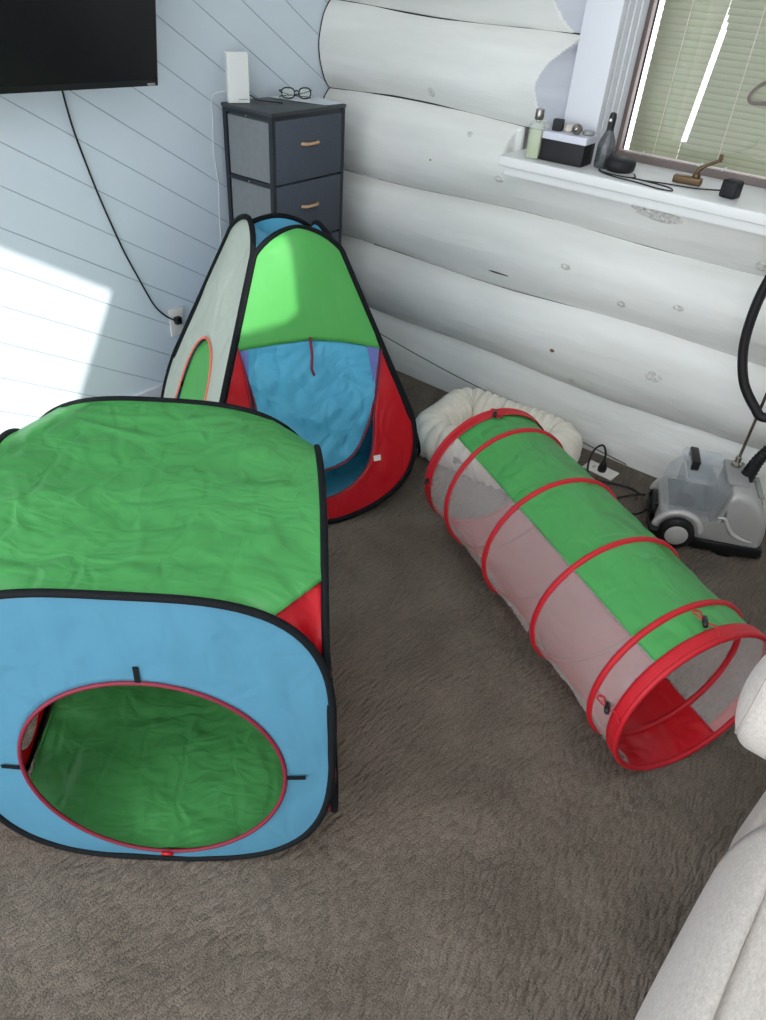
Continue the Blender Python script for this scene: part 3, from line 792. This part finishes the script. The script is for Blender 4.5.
# ------------------------------------------------------------------ garment steamer
def steamer():
    root = empty('garment_steamer', 'silver wheeled garment steamer with clear water tank and metal pole by the log wall', 'steamer', (2.135, -.255, 0), R(23)); root.scale = (1.03, 1.03, 1.05)
    # side outline of the body (x right, z up), 0.37 m long; depth along y
    W = .115
    def prof_body():
        pts = [(-.165, .040), (-.172, .085), (-.150, .135), (-.02, .118), (.005, .118), (.018, .150), (.030, .235), (.050, .252), (.085, .250), (.130, .222), (.168, .165), (.185, .105), (.186, .055), (.175, .035)]
        return pts
    def loft(prof, W, m, name, rnd=.02, n=9, smooth=True, z0=None):
        # extrude the outline across y with rounded shoulders
        k = len(prof); vs = []; cx = sum(p[0] for p in prof)/k; cz = sum(p[1] for p in prof)/k
        ys = []
        for j in range(n):
            a = -PI/2+PI*j/(n-1); ys.append((math.sin(a), math.cos(a)))
        for sy, cy in ys:
            # flat middle: shift by sign
            inset = rnd*(1-cy)
            y = (W-rnd)*(1 if sy > 0 else -1 if sy < 0 else 0)+rnd*sy
            for x, z in prof:
                d = Vector((cx-x, 0, cz-z)); l = d.length; d.normalize()
                vs.append(Vector((x, y, z))+d*inset)
        fs = []
        for j in range(n-1):
            for i in range(k): fs.append((j*k+i, j*k+(i+1) % k, (j+1)*k+(i+1) % k, (j+1)*k+i))
        fs += [tuple(range(k)), tuple(range((n-1)*k, n*k))[::-1]]
        return MB().add(vs, fs).build(name, m, root, smooth=smooth, angle=50)
    def dense(prof, n=5):
        P = [Vector((x, 0, z)) for x, z in prof]; P2 = bez(P+[P[0]], n)[:-1]; return [(p.x, p.z) for p in P2]
    loft(dense(prof_body(), 4), W, M['silver'], 'body', .03)
    # black skirt
    sk = [(-.18, .014), (-.185, .05), (-.15, .062), (.0, .052), (.185, .062), (.197, .05), (.195, .018), (.12, .012), (.1, .0), (.06, .0), (.05, .012)]
    loft(sk, W+.006, M['black'], 'base_skirt', .012)
    # raised light swoosh on the side
    for sy in (-1,):
        pts = bez([(.012, -W-.001, .150), (.035, -W-.003, .152), (.055, -W-.003, .125), (.078, -W-.003, .098), (.12, -W-.002, .080), (.15, -W+.001, .078)], 8)
        MB().tube(pts, [.002+.006*math.sin(PI*i/(len(pts)-1)) for i in range(len(pts))], 8).build('side_swoosh', M['silverlight'], root, smooth=True)
    # wheels with arches
    for sy in (-1, 1):
        y = sy*(W+.006)
        Mx = Matrix.Rotation(PI/2, 3, 'X')
        wh = MB().lathe([(.0, -.018), (.050, -.018), (.060, -.010), (.060, .010), (.050, .018), (.036, .020), (.034, .016), (.0, .016)], (-.098, y, .062), 40, Mx).build('wheel', M['rubber'], root, smooth=True, angle=40)
        cap = MB().lathe([(.0, -.024), (.030, -.024), (.038, -.020), (.038, .020), (.030, .024), (.0, .024)], (-.098, y, .062), 40, Mx).build('hub_cap', M['silverlight'], wh, smooth=True, angle=40)
        pts = [(-.098+.077*math.cos(a), sy*(W-.002), .062+.077*math.sin(a)) for a in np.linspace(R(8), R(172), 30)]
        MB().tube(pts, .012, 10).build('wheel_arch', M['silverlight'], root, smooth=True)
    # clear tank standing on the low end
    tk = [(-.160, .122), (-.150, .205), (-.125, .236), (-.10, .262), (-.02, .262), (.026, .240), (.006, .116)]
    loft(tk, W-.012, M['tank'], 'water_tank', .010, smooth=True)
    b = MB(); b.lathe([(.033, .0), (.033, .012), (.028, .014), (.028, .0)], (-.085, -.04, .142), 28); b.build('tank_ring', M['tankdark'], root, smooth=True, angle=40)
    b = MB(); b.box((-.07, .01, .140), (.14, .17, .006)); b.box((-.012, -.02, .185), (.018, .12, .09)); b.box((-.115, .0, .20), (.006, .12, .07)); b.box((-.06, .02, .235), (.09, .10, .006)); b.build('tank_insert', M['tankdark'], root, bevel=.004)
    b = MB(); b.box((-.06, .055, .272), (.13, .06, .030)); b.build('tank_cap', M['tank'], root, bevel=.01)
    b = MB(); b.box((-.092, .03, .284), (.028, .105, .014)); b.box((-.092, -.018, .27), (.026, .012, .026)); b.box((-.092, .078, .27), (.026, .012, .026)); b.build('carry_handle', M['black'], root, bevel=.004)
    # top deck
    b = MB(); b.box((.052, .015, .256), (.07, .15, .014)); b.build('top_deck', M['greypanel'], root, bevel=.005)
    b = MB()
    for q in range(5): b.box((.135+.004*q, -.0, .226-.022*q*1.1), (.018, .13, .006), 0)
    b.build('vent_ribs', M['greypanel'], root, bevel=.002)
    # pole
    b = MB(); b.lathe([(.018, 0), (.018, .012), (.011, .018), (.011, .035)], (.052, .055, .262), 20); b.build('pole_socket', M['chrome'], root, smooth=True, angle=40)
    b = MB(); b.lathe([(.0055, 0), (.0055, 1.1)], (.052, .055, .26), 14); b.build('pole', M['chrome'], root, smooth=True, angle=40)
    # hose: ribbed cuff then the long loop
    inv = (Matrix.Translation((2.135, -.255, 0))@Matrix.Rotation(R(23), 4, 'Z')@Matrix.Diagonal((1.03, 1.03, 1.05, 1))).inverted()
    base = Vector((.088, .015, .245)); e2 = inv@Vector((2.240, -.20, .39)); cuff = [base, base.lerp(e2, .5)+Vector((-.004, 0, .006)), e2]
    cp = bez(cuff, 14)
    MB().tube(cp, [.024-.008*(i/len(cp))+(.0022 if i % 3 == 0 else 0) for i in range(len(cp))], 16).build('hose_cuff', M['rubber'], root, smooth=True)
    hp_ = [inv@Vector(p) for p in [(2.34, -.19, .50), (2.43, -.18, .56), (2.40, -.19, .60), (2.30, -.2, .545), (2.19, -.2, .492), (2.148, -.2, .513), (2.085, -.2, .585), (2.045, -.2, .69), (2.032, -.2, .80), (2.038, -.2, .915), (2.07, -.2, 1.08), (2.12, -.18, 1.22), (2.16, -.15, 1.34)]]
    MB().tube(bez([cp[-1]]+hp_, 10), .0155, 14).build('hose', M['rubber'], root, smooth=True)
    # cord wrap at the low end, and the mains lead
    pts = []
    for k in range(40):
        a = 2*PI*k/10; pts.append(Vector((-.186+.0025*k/10, .055*math.cos(a), .085+.038*math.sin(a))))
    MB().tube(pts, .006, 8).build('cord_wrap', M['rubber'], root, smooth=True)
    b = MB(); b.box((-.175, 0, .085), (.02, .10, .06)); b.build('cord_hook', M['black'], root, bevel=.005)
    ld = [inv@Vector(p) for p in [(1.960, -.335, .06), (1.93, -.33, .02), (1.88, -.36, .008), (1.835, -.40, .007), (1.80, -.36, .008), (1.82, -.28, .008), (1.875, -.235, .03), (1.91, -.24, .05), (1.885, -.215, .03), (1.84, -.175, .010), (1.78, -.185, .008), (1.72, -.21, .008), (1.675, -.225, .012), (1.650, -.20, .06), (1.648, -.16, .105), (1.665, -.125, .115), (1.685, -.125, .085), (1.690, -.130, .045)]]
    MB().tube(bez(ld, 8), .0042, 8).build('mains_lead', M['rubber'], root, smooth=True)
    c = inv@Vector((1.690, -.130, .026))
    MB().lathe([(.016, -.022), (.018, -.008), (.013, .010), (.007, .024)], c, 16).build('plug', M['rubber'], root, smooth=True)
steamer()
b = MB(); b.box((0, 0, .002), (.135, .075, .004)); b.build('floor_outlet', M['outlet'], loc=(1.685, -.125, 0), rz=R(-5), bevel=.0015)
o = bpy.data.objects['floor_outlet']; tag(o, 'white outlet plate set flush in the carpet with a black plug in it', 'outlet')
b = MB()
for dx in (-.032,):
    for q in (-.006, .006): b.box((dx, q, .0045), (.010, .003, .001))
b.build('socket_slots', M['black'], o)

# ------------------------------------------------------------------ dresser
def dresser():
    X0, X1, Y0, Y1, Z = .035, .300, -.610, -.195, 1.16
    root = empty('fabric_dresser', 'tall narrow charcoal fabric dresser with black metal frame in the room corner', 'dresser', ((X0+X1)/2, (Y0+Y1)/2, 0), 0)
    ox, oy = (X0+X1)/2, (Y0+Y1)/2; hx, hy = (X1-X0)/2, (Y1-Y0)/2
    b = MB()
    for sx in (-1, 1):
        for sy in (-1, 1): b.box((sx*(hx-.009), sy*(hy-.009), (Z-.011)/2), (.018, .018, Z-.011))
    zs = [.20, .435, .67, .905, 1.135]
    for z in zs:
        for sy in (-1, 1): b.box((0, sy*(hy-.009), z+(.006 if z > 1.1 else 0)), (2*hx-.036, .016, .016))
        b.box((-(hx-.009), 0, z+(.006 if z > 1.1 else 0)), (.014, 2*hy-.036, .014))
    b.box((hx-.009, 0, 1.141), (.012, 2*hy-.036, .016))
    b.build('frame', M['dframe'], root, bevel=.0015)
    b = MB(); b.box((0, 0, Z-.005), (2*hx+.006, 2*hy+.006, .012)); b.build('top', M['dtop'], root, bevel=.002)
    for k in range(4):
        z0, z1 = zs[k]+.008, zs[k+1]-.008
        b = MB(); b.box((.002, 0, (z0+z1)/2+.001), (2*hx-.004, 2*hy-.034, z1-z0+.010))
        d = b.build('drawer', M['drawer'], root, bevel=.006)
        h = bez([(hx-.004, -.048, (z0+z1)/2+.022), (hx+.014, -.030, (z0+z1)/2+.022), (hx+.016, 0, (z0+z1)/2+.022), (hx+.014, .030, (z0+z1)/2+.022), (hx-.004, .048, (z0+z1)/2+.022)], 6)
        MB().tube(h, .0065, 8).build('handle', M['wood'], d, smooth=True)
        for sy in (-1, 1):
            b = MB(); b.box((0, sy*(hy-.010), (z0+z1)/2), (2*hx-.040, .003, z1-z0-.004)); b.build('side_panel', M['sidepanel'], root)
        b = MB(); b.lathe([(.004, 0), (.004, .003), (.001, .004)], (0, -hy-.0, zs[k+1]), 12, Matrix.Rotation(PI/2, 3, 'X')); b.build('screw', M['metalcap'], root, smooth=True)
dresser()
TZ = 1.1625
# router
r = empty('wifi_router', 'slim white upright router on the back left corner of the dresser', 'router', (.080, -.570, TZ), R(-27))
b = MB(); b.box((0, .004, .083), (.030, .082, .166)); b.build('case', M['router'], r, bevel=.004, seg=3)
b = MB()
for q in range(5): b.box((.0185, .004+q*.007, .014), (.0006, .005, .003))
b.build('logo_print', M['mark'], r)
b = MB(); b.tube(bez([(-.018, .03, .03), (-.03, .06, .02), (-.02, .085, .006), (.0, .12, .004), (.02, .15, .004), (.04, .165, .004)], 6), .0025, 8); b.build('cable', M['black'], r, smooth=True)
wc = MB().tube(bez([(.05, -.600, 1.20), (.012, -.634, 1.18), (.004, -.632, 1.10), (.004, -.640, .98), (.004, -.626, .86), (.004, -.634, .72), (.004, -.63, .40)], 8), .0018, 6).build('router_cable', M['router'], smooth=True)
tag(wc, 'thin white cable hanging down the plank wall beside the dresser', 'cable')
pp = MB().add([(.045, -.372, TZ+.0012), (.290, -.305, TZ+.0012), (.300, -.205, TZ+.0012), (.06, -.19, TZ+.0012)], [(0, 1, 2, 3)]).build('paper_sheet', M['paper'], solid=.0012)
tag(pp, 'sheet of white paper under the glasses on the dresser', 'paper')
def glasses():
    root = empty('eyeglasses', 'black rimmed eyeglasses folded on the paper on the dresser', 'glasses', (.150, -.320, TZ+.004), R(58))
    for sx in (-1, 1):
        pts = []
        for k in range(28):
            x, z = superel(2*PI*k/28, 1, 2.7); pts.append((sx*.034+.025*x, 0.0+.004*x*sx, .021+.0185*z))
        MB().tube(pts, .0026, 8, closed=True).build('rim', M['black'], root, smooth=True)
        MB().add([(p[0], p[1], p[2]) for p in pts], [tuple(range(28))]).build('lens', M['glass'], root)
        MB().tube(bez([(sx*.060, .002, .030), (sx*.064, .02, .028), (sx*.055, .030+.008*sx, .020), (sx*.01, .028+.010*sx, .010), (-sx*.05, .024+.010*sx, .006), (-sx*.062, .022+.010*sx, .002)], 6), .0022, 8).build('temple', M['black'], root, smooth=True)
    MB().tube(bez([(-.010, 0, .026), (0, -.003, .030), (.010, 0, .026)], 5), .0024, 8).build('bridge', M['black'], root, smooth=True)
glasses()

# ------------------------------------------------------------------ television
def tv():
    root = empty('television', 'black flat television tilted forward on the plank wall', 'television', (0, 0, 0))
    W, Hh, D = .98, .57, .035
    T = Matrix.Translation((.235, -1.047, 1.267))@Matrix.Rotation(R(-7.5), 4, 'Z')@Matrix.Rotation(R(10), 4, 'Y')
    root.matrix_world = T     # local: x out of the screen, -y along its width, z up, origin bottom right front
    b = MB(); b.box((-D/2, -W/2, Hh/2), (D, W, Hh)); b.build('case', M['black'], root, bevel=.003)
    b = MB(); b.box((.0006, -W/2, Hh/2+.006), (.0012, W-.012, Hh-.026)); b.build('screen', M['screen'], root)
    b = MB(); b.box((-D-.01, -W/2, Hh/2-.02), (.03, .30, .26)); b.build('rear_housing', M['black'], root, bevel=.01)
    b = MB(); b.tube([(-D-.02, -W/2, Hh/2), (-D-.165, -W/2-.0, Hh/2+.03)], .02, 10); b.build('wall_bracket', M['black'], root)
    fc = bpy.data.curves.new('logo', 'FONT'); fc.body = 'VIZIO'; fc.size = .0105; fc.extrude = .0002; fc.align_x = 'RIGHT'
    t = bpy.data.objects.new('logo_text', fc); COL.objects.link(t); bpy.context.view_layer.update()
    me = bpy.data.meshes.new_from_object(t); bpy.data.objects.remove(t)
    lo = bpy.data.objects.new('logo', me); COL.objects.link(lo); lo.parent = root; me.materials.append(M['outlet'])
    lo.matrix_local = Matrix(((0, 0, 1, .0012), (1, 0, 0, -.012), (0, 1, 0, .0025), (0, 0, 0, 1)))
tv()
c = MB().tube(bez([(.02, -1.255, 1.24), (.010, -1.245, 1.20), (.008, -1.232, 1.12), (.007, -1.208, 1.02), (.007, -1.182, .92), (.007, -1.152, .821), (.007, -1.112, .70), (.007, -1.062, .578), (.007, -1.012, .465), (.007, -.965, .405), (.012, -.918, .368)], 8), .0034, 8).build('television_cable', M['black'], smooth=True)
tag(c, 'black cable hanging from the television down the plank wall', 'cable')
o = empty('wall_outlet', 'white outlet plate low on the plank wall beside the tall tent', 'outlet', (.0, -.905, .36))
b = MB(); b.box((.004, 0, 0), (.006, .072, .116)); b.build('plate', M['outlet'], o, bevel=.0015)
b = MB(); b.box((.018, -.005, .01), (.022, .026, .03)); b.build('plug', M['black'], o, bevel=.003)

# ------------------------------------------------------------------ things on the sill
SZ = 1.0905
def spray_mist():
    r = empty('fragrance_bottle', 'clear bottle of pale green liquid with metal cap, leftmost on the sill', 'bottle', (1.108, -.090, SZ), R(8)); r.scale = (.95, .95, .86)
    MB().box((0, 0, .070), (.052, .034, .140)).build('bottle', M['glass'], r, bevel=.006, seg=3)
    MB().box((0, 0, .058), (.045, .028, .108)).build('liquid', M['yellowliq'], r, bevel=.005)
    MB().lathe([(.011, .138), (.011, .150)], n=20).build('collar', M['glass'], r, smooth=True, angle=40)
    MB().lathe([(.0155, .148), (.0165, .150), (.0165, .184), (.0155, .186)], n=24).build('cap', M['metalcap'], r, smooth=True, angle=40)
spray_mist()
r = empty('storage_box', 'black box with pale lid standing on the sill', 'box', (1.207, -.030, SZ), R(2))
MB().box((0, 0, .036), (.170, .095, .072)).build('box_body', M['boxblack'], r, bevel=.002)
MB().box((0, 0, .083), (.176, .101, .024)).build('lid', M['lid'], r, bevel=.002)
LZ = SZ+.0955
o = MB().box((0, 0, .018), (.036, .036, .036)).build('cube_jar', M['boxblack'], loc=(1.160, -.035, LZ), rz=R(15), bevel=.004); tag(o, 'small black cube jar on the left of the box lid', 'jar')
o = MB().lathe([(.0, 0), (.016, 0), (.019, .006), (.017, .016), (.010, .022), (0, .024)]).build('cream_pot', M['bedin'], loc=(1.200, -.020, LZ), smooth=True); tag(o, 'small beige pot in the middle of the box lid', 'pot')
r = empty('round_trinket', 'round silver trinket with black stripes on the box lid', 'trinket', (1.243, -.052, LZ))
MB().lathe([(0.001, 0), (.010, .002), (.017, .010), (.019, .018), (.017, .027), (.010, .034), (.001, .036)], n=24).build('ball', M['metalcap'], r, smooth=True)
b = MB()
for q in (-.006, .006): b.tube([(.0+q-.008, -.0165, .010), (q+.008, -.0165, .026)], .002, 6)
b.build('stripe', M['black'], r)
o = MB().lathe([(0, 0), (.020, 0), (.021, .010), (.018, .014), (0, .015)]).build('lip_tin', M['greypanel'], loc=(1.270, -.012, LZ), smooth=True); tag(o, 'low grey tin at the right end of the box lid', 'tin')
r = empty('swing_top_bottle', 'smoky grey glass bottle with black stopper between box and round speaker', 'bottle', (1.338, .008, SZ)); r.scale = (.82, .82, .78)
MB().lathe([(.0, 0), (.036, .0), (.038, .006), (.038, .088), (.034, .112), (.020, .142), (.014, .160), (.013, .176)], n=32).build('glass_body', M['greyglass'], r, smooth=True, angle=60)
MB().lathe([(.0, .004), (.034, .004), (.034, .078), (.0, .078)], n=28).build('contents', M['greyglass'], r, smooth=True, angle=40)
MB().lathe([(.0145, .150), (.0155, .155), (.0155, .205), (.012, .222), (.004, .225)], n=20).build('stopper', M['black'], r, smooth=True, angle=50)
MB().lathe([(.0, 0), (.006, 0), (.006, .003), (0, .003)], (0, -.0155, .195), 12, Matrix.Rotation(PI/2, 3, 'X')).build('clip_dot', M['outlet'], r)
r = empty('round_speaker', 'low round black speaker puck on the sill in front of the window', 'speaker', (1.402, .010, SZ))
MB().lathe([(.0, 0), (.044, 0), (.052, .006), (.054, .020), (.053, .034), (.047, .041), (.0, .043)], n=40).build('body', M['boxblack'], r, smooth=True, angle=50)
o = MB().tube(bez([(1.476, -0.033, SZ+.008), (1.490, -0.058, SZ+.004), (1.458, -0.083, SZ+.004), (1.378, -0.078, SZ+.004), (1.353, -0.048, SZ+.004), (1.388, -0.088, SZ+.004), (1.448, -0.113, SZ+.004), (1.528, -0.123, SZ+.004), (1.603, -0.143, SZ+.004), (1.648, -0.133, SZ+.004), (1.628, -0.098, SZ+.004), (1.558, -0.088, SZ+.006), (1.488, -0.088, SZ+.007), (1.528, -0.078, SZ+.005), (1.608, -0.048, SZ+.004), (1.688, -0.028, SZ+.004), (1.753, 0.007, SZ+.006), (1.773, 0.007, SZ+.012)], 8), .0024, 8).build('speaker_cable', M['black'], smooth=True)
tag(o, 'black cable looped along the sill between speaker puck and black cube', 'cable')
r = empty('power_cube', 'small black rounded cube at the right of the sill', 'cube', (1.805, -.035, SZ), R(-12))
MB().box((0, 0, .027), (.054, .05, .054)).build('body', M['boxblack'], r, bevel=.010, seg=4)
def crank():
    r = empty('window_crank', 'antique brass window crank with folding arm on the sill', 'window crank', (1.640, .035, SZ), R(6))
    MB().box((0, 0, .012), (.095, .032, .024)).build('housing', M['brass'], r, bevel=.005, seg=3)
    MB().lathe([(.014, .02), (.013, .034), (.008, .040)], (.025, 0, 0), 18).build('spindle', M['brass'], r, smooth=True)
    MB().tube(bez([(.022, 0, .036), (.028, 0, .050), (.045, 0, .064), (.066, 0, .076), (.082, .0, .086)], 6), [.0075]*10+[.0055]*15, 10).build('arm', M['brass'], r, smooth=True)
    MB().lathe([(0, 0), (.006, 0), (.0075, .010), (.0065, .022), (0, .024)], (.084, 0, .082), 14).build('knob', M['brass'], r, smooth=True)
crank()

# ------------------------------------------------------------------ sofa
def sofa():
    root = empty('sofa', 'light grey woven recliner sofa along the right edge', 'sofa', (2.985, -2.3, 0))
    o = Vector((2.95, -2.3, 0))
    def soft(c, d, bev, name, amp=.006, m='sofa', cuts=0, bulge=0):
        b = MB(); b.box(Vector(c)-o, d)
        ob = b.build(name, M[m], root, bevel=bev, seg=6, smooth=True)
        md = ob.modifiers.new('sub', 'SUBSURF'); md.levels = md.render_levels = 1
        return ob
    soft((3.05, -2.35, .17), (.92, 1.36, .26), .03, 'base')
    # outer arm with a rolled top that overhangs at the front
    soft((2.998, -1.49, .26), (.84, .135, .46), .03, 'arm_panel')
    pts = [(2.475+.012*0, -1.500, .545), (2.485, -1.500, .545), (2.53, -1.500, .545), (2.8, -1.500, .548), (3.35, -1.500, .55)]
    aa = np.linspace(.05, PI/2, 14)
    prof = [(.118*math.sin(a), 2.440+.055*(1-math.cos(a))-.95*.0) for a in aa]+[(.120, 2.60), (.120, 2.9), (.120, 3.35)]
    MB().lathe([(r_, x_) for r_, x_ in prof], Vector((0, -1.500, .56))-o, 44, Matrix.Rotation(PI/2, 3, 'Y')).build('arm_roll', M['sofa'], root, smooth=True, angle=60)
    ring = [Vector((2.466, -1.500+.100*math.cos(a), .56+.100*math.sin(a)))-o for a in np.linspace(0, 2*PI, 40)[:-1]]
    MB().tube(ring, .0035, 8, closed=True).build('arm_piping', M['sofadark'], root, smooth=True)
    # inner arm
    soft((3.0, -1.655, .40), (.84, .13, .28), .05, 'arm_pad')
    # footrest front that bulges, seat cushion above it
    def foot(u, v):
        y = -1.70-1.25*u; a = -PI/2+PI*v
        x = 2.588+.022*math.exp(-u*5)-.062*math.cos(a)*(1+.04*math.sin(y*8)); z = .285+.20*math.sin(a)
        return Vector((x-.012*u, y, z))-o
    MB().grid(foot, 40, 20).build('footrest', M['sofa'], root, smooth=True, solid=.01)
    soft((3.0, -2.42, .40), (.84, 1.32, .17), .055, 'seat_cushion')
    pts = bez([(2.62, -1.78, .478), (2.592, -1.80, .475), (2.582, -1.86, .468), (2.590, -1.98, .472), (2.585, -2.12, .47), (2.578, -2.3, .47), (2.575, -2.6, .47), (2.575, -2.95, .47)], 8)
    MB().tube([p-o for p in pts], .004, 8).build('piping', M['sofadark'], root, smooth=True)
    soft((3.42, -2.35, .62), (.24, 1.45, .72), .08, 'backrest')
sofa()

# ------------------------------------------------------------------ light
def sun_lamp():
    ld = bpy.data.lights.new('sun', 'SUN'); ld.energy = 5; ld.angle = R(.6); ld.color = (1, .965, .91)
    lo = bpy.data.objects.new('sun', ld); COL.objects.link(lo); lo.rotation_euler = SUN.to_track_quat('-Z', 'Y').to_euler()
sun_lamp()
# ceiling with made-up openings, cut to shape the sun patches indoors
def ceiling():
    def back(p):
        p = Vector(p); t = (HC-p.z)/(-SUN.z); q = p-SUN*t; return (q.x, q.y)
    op1 = [back(p) for p in [(0, -1.169, .551), (0, -1.378, .2), (.985, -1.83, .745), (1.045, -2.16, .758), (1.10, -2.7, .76), (0, -2.9, 1.66), (0, -1.566, .806)]]
    op2 = [back(p) for p in [(.767, -1.027, .92), (.85, -1.062, .66), (.82, -1.10, .62), (.765, -1.26, .62), (.70, -1.13, .90)]]
    cu_ = bpy.data.curves.new('ceiling', 'CURVE'); cu_.dimensions = '2D'; cu_.fill_mode = 'BOTH'; cu_.extrude = .02
    for poly in ([(-.2, YB), (XR+.2, YB), (XR+.2, .4), (-.2, .4)], op1, op2):
        sp = cu_.splines.new('POLY'); sp.points.add(len(poly)-1); sp.use_cyclic_u = True
        for i, (x, y) in enumerate(poly): sp.points[i].co = (x, y, 0, 1)
    t = bpy.data.objects.new('tmp', cu_); COL.objects.link(t); bpy.context.view_layer.update()
    me = bpy.data.meshes.new_from_object(t.evaluated_get(bpy.context.evaluated_depsgraph_get())); bpy.data.objects.remove(t)
    o = bpy.data.objects.new('ceiling', me); COL.objects.link(o); struct(o); me.materials.append(M['ceiling']); o.location.z = HC+.02
ceiling()
w = bpy.data.worlds.new('daylight'); SC.world = w; w.use_nodes = True
bg = w.node_tree.nodes['Background']; bg.inputs[0].default_value = (.91, .95, 1, 1); bg.inputs[1].default_value = 3.8
SC.view_settings.view_transform = 'Standard'; SC.view_settings.look = 'None'; SC.view_settings.gamma = 1; SC.view_settings.use_curve_mapping = False
SC.view_settings.exposure = 0
